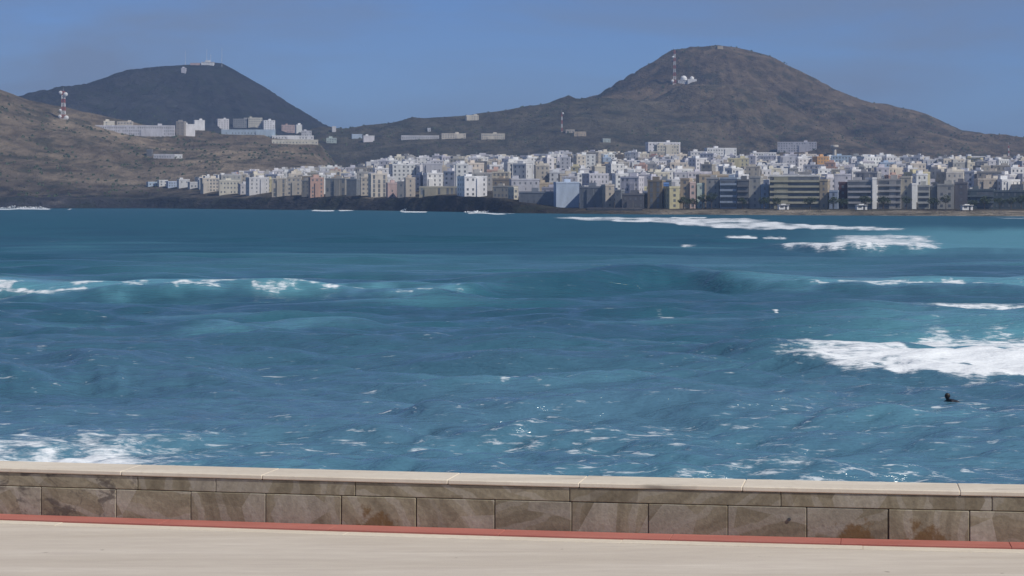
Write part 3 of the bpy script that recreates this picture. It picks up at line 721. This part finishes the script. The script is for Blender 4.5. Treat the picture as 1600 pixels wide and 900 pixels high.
BLD_COUNT = 0
def front(u0, u1, ytop, colour, label, style='grid', yaw=0., back=0., ybase=None, dep=12., name='apartment_block', cat='building', group=None, parts=True):
    """a building set on the ground behind the shore"""
    global BLD_COUNT; BLD_COUNT += 1
    u = (u0+u1)/2; d = float(ush(u) + front_off(u) + back); x = X_of(u, d); zb = H1(x, d)
    w = (u1-u0)/F*d/max(.85, math.cos(yaw)) ; top = z_of(ytop, d)
    building(name, label, cat, (x, d, zb), yaw, w, dep, max(3., top-.95-zb), colour, style, group, parts, seed=BLD_COUNT*7+3)
    return (u0, u1, ytop, HZ + (EYE-zb)/d*F, d)
G1 = 'buildings along the seafront'
S = []; A = R(18); B = R(-14)
FRONT = [
 # u0, u1, ytop, colour, style, yaw, back, label
 (232,248,284,'pale blue','grid',A,125,'small pale blue house at the far left end of the waterfront'),
 (249,262,281,'white','grid',A,131,'small white house, second from the left end of the waterfront'),
 (263,279,283,'pale blue','grid',A,127,'pale blue house, third from the left end of the waterfront'),
 (280,296,280,'white','grid',A,129,'white house, fourth from the left end of the waterfront'),
 (297,314,284,'pale grey','grid',A,123,'pale grey low house just left of the first cream block'),
 (317,342,278,'cream','grid',A,50,'leftmost cream apartment block above the dark rocks'),
 (343,375,281,'cream','grid',R(10),50,'wide cream apartment block, second above the dark rocks'),
 (376,389,287,'lilac grey','grid',A,56,'low lilac grey house squeezed between two cream blocks'),
 (390,420,277,'white','grid',A,48,'tall bright block with few windows above the dark rocks'),
 (425,447,278,'beige','fins',R(4),6,'beige block with vertical stripes next to the taupe block'),
 (448,470,276,'beige','grid',R(2),8,'plain beige block between the striped block and the salmon one'),
 (471,484,281,'taupe','grid',B,6,'narrow taupe block left of the salmon block'),
 (485,506,277,'salmon','grid',R(12),6,'salmon pink apartment block above the rocks'),
 (508,540,278,'taupe','fins',B,8,'wide taupe block right of the salmon block'),
 (541,557,279,'slate','grid',B,10,'dark slate block right of the wide taupe block'),
 (564,579,276,'beige','grid',R(6),8,'beige block left of the cream slotted tower'),
 (580,605,271,'cream','fins',R(14),6,'cream tower block with a tall dark vertical slot'),
 (606,620,285,'pink','grid',R(10),8,'small pinkish house right of the cream slotted tower'),
 (621,633,283,'grey','grid',B,10,'narrow grey house between pinkish and beige houses'),
 (634,649,277,'beige','grid',R(8),8,'beige house left of the long striped olive terrace'),
 (655,724,291,'olive grey','fins',R(-3),8,'long low olive terrace with vertical stripes left of the white block'),
 (726,761,275,'bright white','grid',R(20),4,'brightest white block standing by the rocky shore'),
 (770,801,290,'taupe','grid',B,6,'low taupe block right of the brightest white block'),
 (803,809,292,'cream','grid',A,8,'thin cream house left of the wide slate block'),
 (811,868,299,'slate','grid',B,0,'wide low slate block by the rocks'),
 (869,905,284,'pale blue','blank',R(5),4,'windowless pale blue wall of a seafront block'),
 (906,944,291,'slate','fins',B,4,'blue slate block with glassy vertical stripes'),
 (946,960,288,'beige','grid',R(10),6,'narrow beige block right of the glassy striped block'),
 (961,970,296,'slate','grid',B,4,'narrow dark slate block between beige and dark grey'),
 (972,1006,302,'dark grey','grid',B,0,'low dark grey block left of the brown striped tower'),
 (1012,1034,281,'brown','fins',B,4,'dark brown tower with vertical stripes'),
 (1035,1045,285,'blue','blank',R(6),10,'narrow building with a vivid blue end wall'),
 (1046,1062,291,'yellow','grid',R(12),0,'pale yellow block on the seafront'),
 (1063,1077,278,'tan','grid',B,4,'tan block right of the pale yellow block'),
 (1078,1087,284,'pink','grid',R(4),4,'narrow pink house on the seafront'),
 (1089,1101,286,'mint','grid',R(2),6,'narrow mint green house right of the pink house'),
 (1104,1123,277,'grey','grid',B,6,'grey block left of the glazed white banded block'),
 (1125,1151,277,'blue grey','bands',B,2,'glazed blue grey block with pale balcony bands'),
 (1152,1170,280,'dark grey','bands',B,2,'dark block with balconies right of the glazed block'),
 (1171,1188,275,'grey','grid',B,4,'grey block between the dark block and the bluish house'),
 (1189,1201,288,'blue grey','grid',B,4,'short bluish house left of the big olive block'),
 (1203,1280,273,'olive grey','bands',R(-8),2,'biggest olive grey seafront block with a bright white roof edge'),
 (1281,1293,280,'tan','grid',B,4,'narrow tan block right of the biggest olive block'),
 (1296,1309,297,'blue grey','grid',B,2,'low blue grey house between tan block and maroon house'),
 (1311,1323,284,'maroon','grid',B,10,'narrow maroon house behind the low blue grey one'),
 (1325,1362,281,'grey','bands',B,2,'wide plain grey block left of the white pillar building'),
 (1363,1370,277,'white','blank',R(10),0,'slim white stair tower between two grey blocks'),
 (1372,1407,279,'grey','bands',B,2,'grey block with balcony bands right of the slim white tower'),
 (1408,1423,275,'beige','grid',B,2,'beige grey block between two banded grey blocks'),
 (1425,1432,286,'bright white','blank',R(10),0,'slim bright white end wall right of the beige grey block'),
 (1434,1452,289,'grey','bands',B,2,'small grey block with balconies right of the slim bright end wall'),
 (1454,1464,290,'slate','grid',B,4,'narrow slate block on the right half of the seafront'),
 (1465,1490,287,'grey','grid',B,2,'grey block left of the darkest seafront block'),
 (1492,1511,284,'dark grey','grid',B,2,'dark grey tower left of the long dark teal blocks'),
 (1512,1552,295,'dark teal','bands',B,2,'long dark teal block near the right edge'),
 (1553,1600,297,'dark teal','grid',B,2,'dark teal block at the right edge of the picture'),
]
rects = []
for (a, b, y, c, st, yw, bk, lb) in FRONT:
    rects.append(front(a, b, y, c, lb, st, yw, bk, group=G1, dep=14 if b-a > 25 else 11))

# the town climbing the slope behind: candidates row by row, then the ones that show
ZONES = [(330,'the leftmost waterfront houses'), (425,'the leftmost cream blocks'), (484,'the beige striped block'), (560,'the salmon pink block'), (650,'the cream slotted tower'),
         (726,'the long olive terrace'), (803,'the brightest white block'), (869,'the wide slate block'), (910,'the pale blue windowless wall'), (972,'the glassy striped block'), (1046,'the brown striped tower'),
         (1104,'the pale yellow block'), (1171,'the glazed banded block'), (1285,'the biggest olive block'), (1325,'the maroon house'), (1410,'the slim white stair tower'), (1492,'the slim bright end wall'), (1555,'the dark grey tower'), (1700,'the dark teal block')]
def zone(u):
    for k, n in ZONES:
        if u < k: return n
    return ZONES[-1][1]
cand = []
r2 = random.Random(4)
def sky_limit(u): return np.interp(u, [230, 330, 430, 560, 600, 640, 770, 800, 860, 1000, 1020, 1062, 1100, 1230, 1240, 1600], [283, 274, 263, 258, 243, 241, 242, 243, 237, 234, 222, 224, 232, 240, 240, 243])
row_i = 0; f = .05
while f < 1.0:
    u = 236 + r2.uniform(0, 15)
    while u < 1700:
        ds = float(ush(u) + front_off(u)); dt = float(city_top(u)) - 15
        d = ds + 16 + (dt - ds - 16)*f + r2.uniform(-9, 9)
        wm = r2.choice((6.5, 8, 9, 11, 13, 17)) if f < .8 else r2.choice((8, 10, 14, 20, 30))
        wpx = wm*F/d
        uc = u + wpx/2; x = X_of(uc, d); zb = H1(x, d)
        h = r2.choice((6, 6.5, 9, 9.5, 12, 12.5, 15)) * (1.15 if 600 < uc < 1000 else 1)
        if f > .8 and uc > 1100: h = r2.choice((4, 5, 6.5, 9))
        ylim = float(sky_limit(uc)) + r2.uniform(0, 5)
        h = min(h, z_of(ylim, d) - .95 - zb)
        if uc < 425 and d < ds + (165 if uc < 317 else 75): h = 0
        if h > 2.8 and r2.random() < .94:
            cc = r2.choices(['white','bright white','cream','pale grey','lilac grey','beige','taupe','grey','salmon','pale blue','tan','yellow','slate','orange','brown'], [24,14,15,18,16,7,4,5,2,4,2,1.5,3,.6,1])[0]
            light = cc in ('white','bright white','cream')
            cand.append(dict(u=uc, d=d, x=x, z=zb, w=wm, h=h, c=cc, yaw=R(r2.uniform(4, 32) if light else r2.uniform(-25, 22)), f=f, y0=HZ-(zb+h+.9-EYE)/d*F, y1=HZ-(zb-EYE)/d*F))
        u += wpx*r2.uniform(.98, 1.30)
    f += .052; row_i += 1
# special ones that stand out high in the town
for (a, b, y, f, h, c) in [(1012,1064,222,.93,15,'white'),(1026,1062,226,.86,14,'cream'),(1000,1042,251,.60,9,'bright white'),(1104,1152,231,.95,8,'bright white'),(1176,1214,238,.93,8,'white'),(1392,1455,244,.9,6,'white'),(1330,1380,243,.92,7,'white'),
        (862,876,238,.9,15,'lilac grey'),(878,894,237,.88,15,'pale grey'),(908,926,241,.88,15,'lilac grey'),(936,955,236,.92,15,'pale grey'),(961,981,239,.9,15,'lilac grey'),(985,1003,240,.9,13,'pale grey'),
        (660,690,244,.9,12,'lilac grey'),(692,720,243,.9,13,'pale grey'),(735,770,241,.92,13,'lilac grey'),(752,768,258,.45,12,'bright white'),(1425,1440,271,.2,9,'orange'),(1546,1560,290,.06,9,'orange'),(992,1002,279,.12,9,'yellow')]:
    u = (a+b)/2; ds = float(ush(u)+front_off(u)); dt = float(city_top(u))-15; d = ds + 16 + (dt-ds-16)*f; x = X_of(u, d); zb = H1(x, d)
    top = z_of(y, d); h = max(4, top-.95-zb)
    cand.append(dict(u=u, d=d, x=x, z=zb, w=(b-a)/F*d, h=h, c=c, yaw=R(12 if c in ('white','bright white','cream') else 4), f=f, y0=y, y1=HZ-(zb-EYE)/d*F, sp=1))
idm = np.full((230, 1800), -1, int)              # rows 150..380, columns -50..1750
def paint(u0, u1, y0, y1, k): idm[int(max(0, y0-150)):int(max(0, y1-150))+1, int(max(0, u0+50)):int(max(0, u1+50))] = k
order = sorted(range(len(cand)), key=lambda i: -cand[i]['d'])
allr = [(cand[i]['d'], cand[i]['u']-cand[i]['w']*F/cand[i]['d']/2, cand[i]['u']+cand[i]['w']*F/cand[i]['d']/2, cand[i]['y0'], cand[i]['y1'], i) for i in order]
allr += [(d, a, b, y, yb, 10**6) for (a, b, y, yb, d) in rects]
for (d, a, b, y0, y1, k) in sorted(allr, key=lambda t: -t[0]): paint(a, b, y0, y1, k)
cnt = np.bincount(idm[(idm >= 0) & (idm < 10**6)].ravel(), minlength=len(cand))
vis = [i for i in range(len(cand)) if cnt[i] >= 10]
vis.sort(key=lambda i: -cnt[i] + 10**6*(cand[i]['u'] > 1594))
N_IND = 205
ROWN = lambda f: 'just behind' if f < .2 else ('a few rows above' if f < .5 else ('high above' if f < .78 else 'in the top row above'))
for n, i in enumerate(vis[:N_IND]):
    c = cand[i]; s = 'tall' if c['h'] > 11.5 else ('low' if c['h'] < 5.5 else ('wide' if c['w'] > 12.5 else ('narrow' if c['w'] < 7 else 'mid-sized')))
    nm = 'town_house' if c['h'] < 10 else 'apartment_block'
    lb = f"{s} {c['c']} flat-roofed {'house' if c['h'] < 10 else 'block'} {ROWN(c['f'])} {zone(c['u'])}"
    c['lb'] = lb; c['nm'] = nm
same = defaultdict(list)
for i in vis[:N_IND]: same[cand[i]['lb']].append(i)
for lb, ids in same.items():
    if len(ids) < 2: continue
    ids.sort(key=lambda i: cand[i]['u'])
    wd = {2: ['left-hand', 'right-hand'], 3: ['left-hand', 'middle', 'right-hand'], 4: ['leftmost', 'second', 'third', 'rightmost']}.get(len(ids))
    for n_, i in enumerate(ids):
        if wd: cand[i]['lb'] = wd[n_] + ' ' + lb.replace('flat-roofed ', '')
for n, i in enumerate(vis[:N_IND]):
    c = cand[i]; lb = c['lb']; nm = c['nm']
    building(nm, lb, 'building', (c['x'], c['d'], c['z']), c['yaw'], c['w'], min(c['w'], 11), c['h'], c['c'], 'grid', 'houses of the town on the slope', False, seed=i+500)
# the rest: too many and too small, one mass
def far_houses(idx, name, colour):
    m = MB(); g = MB()
    for i in idx:
        c = cand[i]; k = MB(); w, h, dp = c['w'], c['h'], min(c['w'], 10)
        k.box(-w/2, w/2, 0, dp, -3, h); k.ring(-w/2+.002, w/2-.002, .002, dp-.002, h+.001, h+.8, .2); k.box(-w*.1, w*.2, dp*.4, dp*.7, h+.002, h+2.3)
        M = Matrix.Translation((c['x'], c['d'], c['z'])) @ Matrix.Rotation(c['yaw'], 4, 'Z')
        m.add([M @ Vector(p) for p in k.v], k.f)
        k = MB()
        for s in range(int(h/3)):
            for j in range(int(w/2.8)):
                a = -w/2 + .7 + j*2.8; k.box(a, a+1.2, -.05, .1, s*3+.95, s*3+2.2)
        g.add([M @ Vector(p) for p in k.v], k.f)
    me = m.mesh(name); o = link_mesh(name, me, M_PLASTER); o.color = (*PAL[colour], 1)
    tag(o, f'{colour} houses packed into the farthest gaps of the town', 'houses', kind='stuff')
    if g.v: tag(g.build('windows', M_GLASS, o), kind='stuff')
rest = defaultdict(list)
for i in vis[N_IND:]:
    cc = cand[i]['c']; cc = {'bright white':'white','yellow':'cream','slate':'grey','taupe':'grey','brown':'grey','tan':'beige','orange':'beige','pale blue':'pale grey'}.get(cc, cc); rest[cc].append(i)
for cc, idx in rest.items(): far_houses(idx, 'distant_houses', cc)
print('candidates', len(cand), 'visible', len(vis), 'labels', len(set(cand[i]['lb'] for i in vis[:N_IND])))

# ------------------------------------------------------------------ buildings on the hills
def on_hill(u0, u1, y0, y1, colour, label, name='house', cat='building', style='grid', yaw=0., dep=9., group='buildings on the hillside', place=None):
    global BLD_COUNT; BLD_COUNT += 1
    u = (u0+u1)/2; x, d, z = place
    w = (u1-u0)/F*d; hh = max(2.2, (y1-y0)/F*d - .95)
    return building(name, label, cat, (x, d, z-.15), yaw, w, dep, hh, colour, style, group, False, seed=BLD_COUNT*5+1, skirt=7.)
for k_, (a, b, y0, y1, c, lb, st, yw) in enumerate(HILL): on_hill(a, b, y0, y1, c, lb, style=st, yaw=yw, place=PLACED[k_])

# domed observatory on the big hill
def dome(m, c, r, n=16):
    m.lathe([(r, 0), (r, r*.35)] + [(r*math.cos(t), r*.35 + r*math.sin(t)) for t in np.linspace(.2, 1.45, 7)], n, c)
x, d, z = OBS; z += .5; ob = empty('observatory', (x, d, z)); tag(ob, 'white domed station on the shoulder of the big hill', 'observatory')
m = MB(); m.box(-11, 10, -1, 8, -6, 4.2); o = m.build('wall', M_PLASTER, ob); o.color = (*PAL['pale grey'], 1)
m = MB(); m.box(2, 14.5, -3.5, 5, -6, 5.6); o = m.build('wing', M_PLASTER, ob); o.color = (*PAL['bright white'], 1)
m = MB(); m.box(-11.3, 10.3, -1.3, 8.3, 4.202, 4.6); o = m.build('roof', M_PLASTER, ob); o.color = (*PAL['white'], 1)
m = MB(); dome(m, (-3, 3, 4.602), 4.6); m.build('dome', M_WHITE, ob)
m = MB(); dome(m, (8, .5, 5.602), 3.); m.build('dome', M_WHITE, ob)
m = MB()
for k in range(5): m.box(-9.5+k*2.2, -8.3+k*2.2, -1.05, -.8, 1.2, 2.6)
tag(m.build('windows', M_GLASS, ob), kind='stuff')

def lattice_mast(u, ybase, ytop, label, w0, w1, sections, dishes=(), d_hint=None):
    x, d, z = hit(u, ybase); h = (ybase-ytop)/F*d
    root = empty('radio_mast', (x, d, z)); tag(root, label, 'mast')
    n = sections; P = lambda t, sx, sy: Vector((sx*(w0+(w1-w0)*t)/2, sy*(w0+(w1-w0)*t)/2, -2*(t == 0) + h*t))
    cs = [(1,1),(1,-1),(-1,-1),(-1,1)]
    for k in range(n):
        t0, t1 = k/n, (k+1)/n - .0005; m = MB()
        for i in range(4):
            a, b = cs[i], cs[(i+1) % 4]
            m.tube(P(t0,*a), P(t1,*a), .22, n=5)
            sub = 2
            for q in range(sub):
                ta, tb = t0+(t1-t0)*q/sub, t0+(t1-t0)*(q+1)/sub
                m.tube(P(ta,*a), P(tb,*b), .12, n=4); m.tube(P(ta,*b), P(tb,*a), .12, n=4); m.tube(P(tb,*a), P(tb,*b), .12, n=4)
        m.build('mast_section', M_RED if k % 2 == 0 else M_WHITE, root)
    m = MB(); m.tube((0,0,h), (0,0,h+4), .12, .05, n=5); m.build('spike', M_WHITE, root)
    for (t, sx, r) in dishes:
        m = MB(); c = Vector((sx*(w0+(w1-w0)*t)/2 + sx*r*.6, -w0/2-.3, h*t))
        m.tube(c + Vector((-sx*r*.6-sx*.3, .4, 0)), c, .12, n=5)
        pr = [(.1*r, .32*r), (.6*r, .2*r), (r, 0), (r, -.25*r), (.05, -.28*r)]
        k = MB(); k.lathe(pr, 14); Rm = Matrix.Rotation(R(90), 3, 'X')
        m.add([Rm @ Vector(p) + c for p in k.v], k.f); m.build('dish', M_WHITE, root)
    m = MB(); m.box(-w0*.8, w0*.8, -w0*.8, w0*.8, -3, .15); m.build('base', M_ROOF, root)
    return root
lattice_mast(99, 186, 143, 'red and white mast with dishes on the left slope', 4.2, 2.6, 7, [(.94,-1,1.9),(.88,1,2.2),(.30,-1,1.5),(.08,-1,1.8),(.03,1,2.4)])
lattice_mast(1054, 131, 79, 'tall red and white mast on the shoulder of the big hill', 3.6, 1.8, 9, [(.8,-1,1.7),(.08,-1,2.0)])
lattice_mast(878, 206, 177, 'thin reddish mast on the ridge left of the big hill', 1.4, 1.0, 5, [(.97,1,1.2)])
lattice_mast(1576, 248, 228, 'thin mast at the right end of the town', 1.2, .8, 5, [])

# summit station on the left hill
x, d, z = hit(322, 101); st = empty('summit_station', (x, d, z)); tag(st, 'white station with aerials on the summit of the left hill', 'station')
m = MB(); m.box(-7, 12, -3, 5, -5, 3.4); o = m.build('wall', M_PLASTER, st); o.color = (*PAL['bright white'], 1)
m = MB(); m.box(-7.3, 12.3, -3.3, 5.3, 3.402, 3.8); m.box(-1, 6, -2, 3, 3.802, 6.2); o = m.build('roof', M_PLASTER, st); o.color = (*PAL['white'], 1)
m = MB(); m.box(-24, -9, -2, 4, -5, 2.2); o = m.build('annex', M_PLASTER, st); o.color = (*PAL['pink'], 1)
for ax, ah in ((-32, 22), (1, 24), (7, 16), (24, 26)):
    m = MB(); m.tube((ax, 1, -4), (ax, 1, ah), .28, .12, n=5)
    for k in range(3): m.tube((ax-.9, 1, ah*(.55+.15*k)), (ax+.9, 1, ah*(.55+.15*k)), .08, n=4)
    m.build('aerial', M_WHITE, st)

# water tower at the top of the town
x, d, z = hit(1304, 243); wt_ = empty('water_tower', (x, d, z)); tag(wt_, 'pale concrete water tower with a flared top above the town', 'tower')
k = d/F; hh = 16*k
m = MB(); m.lathe([(3.2*k, -2), (2.6*k, hh*.55), (2.8*k, hh*.6)], 14); o = m.build('shaft', M_PLASTER, wt_); o.color = (*PAL['cream'], 1)
m = MB(); m.lathe([(2.8*k, hh*.602), (6.2*k, hh*.8), (6.2*k, hh*.97), (5.2*k, hh)], 16); o = m.build('tank', M_PLASTER, wt_); o.color = (*PAL['cream'], 1)

# ------------------------------------------------------------------ beach huts
for (u, lb) in [(1225, 'white beach hut below the biggest olive block'), (1347, 'white beach hut below the wide plain grey block'), (1512, 'white beach hut below the dark grey tower')]:
    d = float(ush(u) + 52); x = X_of(u, d); z = H1(x, d)
    hb = empty('beach_hut', (x, d, z), R(10)); tag(hb, lb, 'hut', 'beach huts')
    m = MB(); m.box(-2.6, 2.6, 0, 2.6, .25, 2.5); o = m.build('wall', M_PLASTER, hb); o.color = (*PAL['bright white'], 1)
    m = MB(); m.box(-2.9, 2.9, -.6, 2.9, 2.502, 2.7); m.box(-1.2, 1.2, .6, 2., 2.702, 3.1); o = m.build('roof', M_PLASTER, hb); o.color = (*PAL['white'], 1)
    m = MB(); m.box(-1.9, -.2, -.04, .1, 1.1, 2.1); m.build('hatch', M_GLASS, hb)
    m = MB(); m.box(.6, 1.5, -.04, .1, .3, 2.2); m.build('door', M_DARK, hb)
    for sx in (-2.2, 2.2):
        for sy in (.4, 2.2):
            m = MB(); m.box(sx-.12, sx+.12, sy-.12, sy+.12, -.6, .248); m.build('leg', M_DARK, hb)

# quay on the rocks in front of the glassy block
qa = []
for u in np.linspace(918, 1004, 10):
    d = float(ush(u) + 40); qa.append((X_of(u, d), d))
m = MB()
for (xa, ya), (xb, yb) in zip(qa[:-1], qa[1:]):
    m.add([(xa,ya,-1),(xb,yb,-1),(xb,yb+14,-1),(xa,ya+14,-1),(xa,ya,2.9),(xb,yb,2.9),(xb,yb+14,2.9),(xa,ya+14,2.9)], [(4,5,6,7),(0,1,5,4),(2,3,7,6)])
qy = m.build('quay', M_PLASTER); qy.color = (.48, .39, .29, 1); tag(qy, 'tan stone quay below the glassy striped block', 'quay')

# ------------------------------------------------------------------ trees
def tree_meshes(seed):
    r = random.Random(seed); t = MB(); hgt = r.uniform(6.5, 9)
    t.tube((0,0,-1), (0.1,0,hgt*.45), .28, .2, n=7)
    tips = []
    for k in range(7):
        a = 2*math.pi*k/7 + r.uniform(-.3, .3); l = r.uniform(1.5, 3.)
        q = Vector((.1+math.cos(a)*l, math.sin(a)*l, hgt*r.uniform(.55, .88))); t.tube((.1, 0, hgt*.42), q, .13, .04, n=5); tips.append(q)
    tips.append(Vector((.1, 0, hgt*.9)))
    c = MB()
    for q in tips:
        s = r.uniform(1.0, 1.7)
        for j in range(110):
            v = Vector((r.gauss(0, 1), r.gauss(0, 1), r.gauss(0, .75))); v = v.normalized()*s*r.random()**.45
            p = q + v; n = Vector((r.gauss(0,1), r.gauss(0,1), r.gauss(.6,1))).normalized(); a = n.orthogonal().normalized()*r.uniform(.16, .34); b = n.cross(a)*.7
            c.add([p-a, p-b, p+a, p+b], [(0,1,2,3)])
    return t.mesh('trunk'), c.mesh('crown')
TM = [tree_meshes(s) for s in (1, 2, 3)]
for tm in TM: tm[0].materials.append(M_BARK); tm[1].materials.append(M_LEAF)
TREES = [(1068,-6,'below the tan block'),(1083,-6,'below the narrow pink house'),(1098,-8,'below the narrow mint house'),(1112,-6,'below the grey block left of the glazed one'),(1160,-6,'below the dark balcony block'),(1194,-6,'below the short bluish house'),
         (1213,-8,'below the left end of the biggest olive block'),(1266,-6,'below the right end of the biggest olive block'),(1302,-6,'below the low blue grey house'),(1318,-9,'below the maroon house'),(1352,-7,'left of the foot of the slim white stair tower'),(1380,-6,'right of the foot of the slim white stair tower'),
         (1416,-6,'below the beige grey block'),(1458,-6,'below the narrow slate block'),(1478,-8,'below the grey block left of the darkest one'),(1520,-6,'below the left end of the long dark teal block'),(1538,-10,'below the right end of the long dark teal block'),(1562,-7,'below the dark teal block by the edge, left side'),(1580,-9,'below the dark teal block by the edge, middle'),(1596,-6,'nearest the right edge of the picture')]
r3 = random.Random(8)
for (u, off, where) in TREES:
    d = float(ush(u) + front_off(u) + off); x = X_of(u, d); z = H1(x, d)
    root = empty('seafront_tree', (x, d, z), r3.uniform(0, 6)); s = r3.uniform(.7, 1.05); root.scale = (s, s, s*r3.uniform(.85, 1.05))
    tag(root, 'small dark green tree ' + where, 'tree', 'trees along the seafront')
    tm = r3.choice(TM); link_mesh('trunk', tm[0], None, root); link_mesh('crown', tm[1], None, root)

def scrub():
    rs = np.random.RandomState(21); n = 9000
    u = rs.uniform(-180, 1780, n); y = rs.uniform(-1, 1, n)
    d = np.where(rs.rand(n) < .5, rs.uniform(1900, 2500, n), rs.uniform(2420, 3200, n))
    x = X_of(u, d); h = height(x, d); sh = fbm(x/90., d/60., 4)
    town = (d < city_top(u)+25) & (u > 225) & (d > ush(u)) & (u > 225 + (d-1900)*.35)
    keep = (~town) & (h > 9) & (sh + .12*rs.rand(n) > .52)
    V = []; Fc = []
    for xx, dd, hh in zip(x[keep], d[keep], h[keep]):
        s = rs.uniform(.7, 2.1); b = len(V)
        for k in range(5):
            a = 2*math.pi*k/5 + rs.rand(); V.append((xx+math.cos(a)*s*rs.uniform(.7,1.3), dd+math.sin(a)*s*rs.uniform(.7,1.3), hh-.5))
        for k in range(4):
            a = 2*math.pi*k/4 + rs.rand(); V.append((xx+math.cos(a)*s*.6, dd+math.sin(a)*s*.6, hh+s*rs.uniform(.5, 1.0)))
        for k in range(5): Fc.append((b+k, b+(k+1) % 5, b+5+(k*4//5))) 
        for k in range(4): Fc.append((b+5+k, b+((k*5+4)//4) % 5, b+5+(k+1) % 4))
        Fc.append((b+5, b+6, b+7, b+8))
    me = bpy.data.meshes.new('scrub'); me.from_pydata(V, [], Fc); me.update()
    tag(link_mesh('scrub', me, M_LEAF), 'dark dry scrub dotted over the hillsides', 'scrub', kind='stuff')
scrub()

# ------------------------------------------------------------------ surf thrown up on the far rocks
def surf(u, v, wpx, hpx, label, seed):
    r = random.Random(seed); d = 8*F/(v-HZ); x = X_of(u, d); k = d/F; m = MB()
    for j in range(420):
        a = r.uniform(-.5, .5)*wpx*k; e = max(0, 1-abs(a/(wpx*k*.5))**2)
        pk = .35 + .65*max(math.exp(-((a/k+wpx*.2)/5)**2), math.exp(-((a/k-wpx*.36)/4)**2), .3)
        z = r.random()**1.6*hpx*k*pk*e**.5; y = r.gauss(0, 1.2); s = r.uniform(.12, .42)
        c = Vector((x+a, d+y, z)); q = [c+Vector((r.gauss(0,1),r.gauss(0,1),r.gauss(0,.7))).normalized()*s*1.6 for _ in range(4)]
        m.add(q, [(0,1,2),(0,3,1),(1,3,2),(0,2,3)])
    o = m.build('surf_spray', M_FOAM); tag(o, label, 'surf', kind='stuff')
M_FOAM = mat_simple('foam_spray', (.82, .85, .87), .8, 0, 1., .08)
surf(650, 329.6, 48, 8, 'white surf thrown up on the rocks below the beige houses', 1)
surf(36, 325.6, 76, 5, 'white surf on the rocks at the far left edge', 2)
surf(760, 332, 70, 4, 'low white surf on the rocks below the brightest white block', 3)

# ------------------------------------------------------------------ swimmer
def person_in_sea(u, v):
    d = 8*F/(v-HZ); x = X_of(u, d); z = sea_z(u, v)
    root = empty('person', (x, d, z), R(20)); tag(root, 'person in a dark wetsuit swimming alone in front of the foam', 'person')
    #        pelvis, chest, neck, head, arms, legs (floating, head and back above the water)
    V = [(.62,0,-.16),(.32,0,-.04),(.13,0,.04),(.06,0,.10),(0,0,.17),(-.005,0,.25),
         (.12,-.20,.02),(-.05,-.33,-.10),(-.28,-.36,-.16),(.12,.20,.02),(-.02,.36,-.10),(-.26,.40,-.16),
         (.70,-.10,-.2),(1.08,-.14,-.30),(1.45,-.14,-.42),(.70,.10,-.2),(1.08,.14,-.28),(1.45,.14,-.36)]
    E = [(0,1),(1,2),(2,3),(3,4),(4,5),(2,6),(6,7),(7,8),(2,9),(9,10),(10,11),(0,12),(12,13),(13,14),(0,15),(15,16),(16,17)]
    Rd = [.14,.16,.13,.065,.095,.085,.075,.05,.035,.075,.05,.035,.09,.06,.045,.09,.06,.045]
    me = bpy.data.meshes.new('body'); me.from_pydata(V, E, []); o = link_mesh('body', me, M_SUIT, root)
    md = o.modifiers.new('skin', 'SKIN'); o.modifiers.new('sub', 'SUBSURF').levels = 2; o.modifiers['sub'].render_levels = 2
    for i, sv in enumerate(me.skin_vertices[0].data): sv.radius = (Rd[i], Rd[i]); sv.use_root = (i == 0)
    k = MB(); k.lathe([(.02,.115),(.07,.10),(.105,.05),(.112,0),(.104,-.05),(.08,-.07)][::-1], 14, (.012,0,.245)); hr = k.build('hair', M_HAIR, root)
    k = MB(); k.lathe([(.012,-.02),(.016,0),(.006,.03)], 6, (-.102,0,.20)); k.build('nose', M_SKIN, root)
M_SUIT = mat_simple('wetsuit', (.012, .013, .016), .45); M_HAIR = mat_simple('dark_hair', (.015, .012, .010), .6); M_SKIN = mat_simple('skin', (.40, .25, .18), .6)
person_in_sea(1480, 625)

# ------------------------------------------------------------------ air
def mat_haze():
    m = bpy.data.materials.new('haze'); m.use_nodes = True; nt = m.node_tree; nt.nodes.clear()
    v = N(nt, 'ShaderNodeVolumePrincipled'); v.inputs['Color'].default_value = (.40, .60, .95, 1); v.inputs['Density'].default_value = 1.3e-4; v.inputs['Anisotropy'].default_value = .1
    o = N(nt, 'ShaderNodeOutputMaterial'); L(nt, v.outputs[0], o.inputs['Volume']); return m
m = MB(); m.box(-9000, 9000, -900, 13500, -8, 300); hz = m.build('haze', mat_haze()); tag(hz, 'thin blue haze over the whole bay', 'haze', kind='stuff')
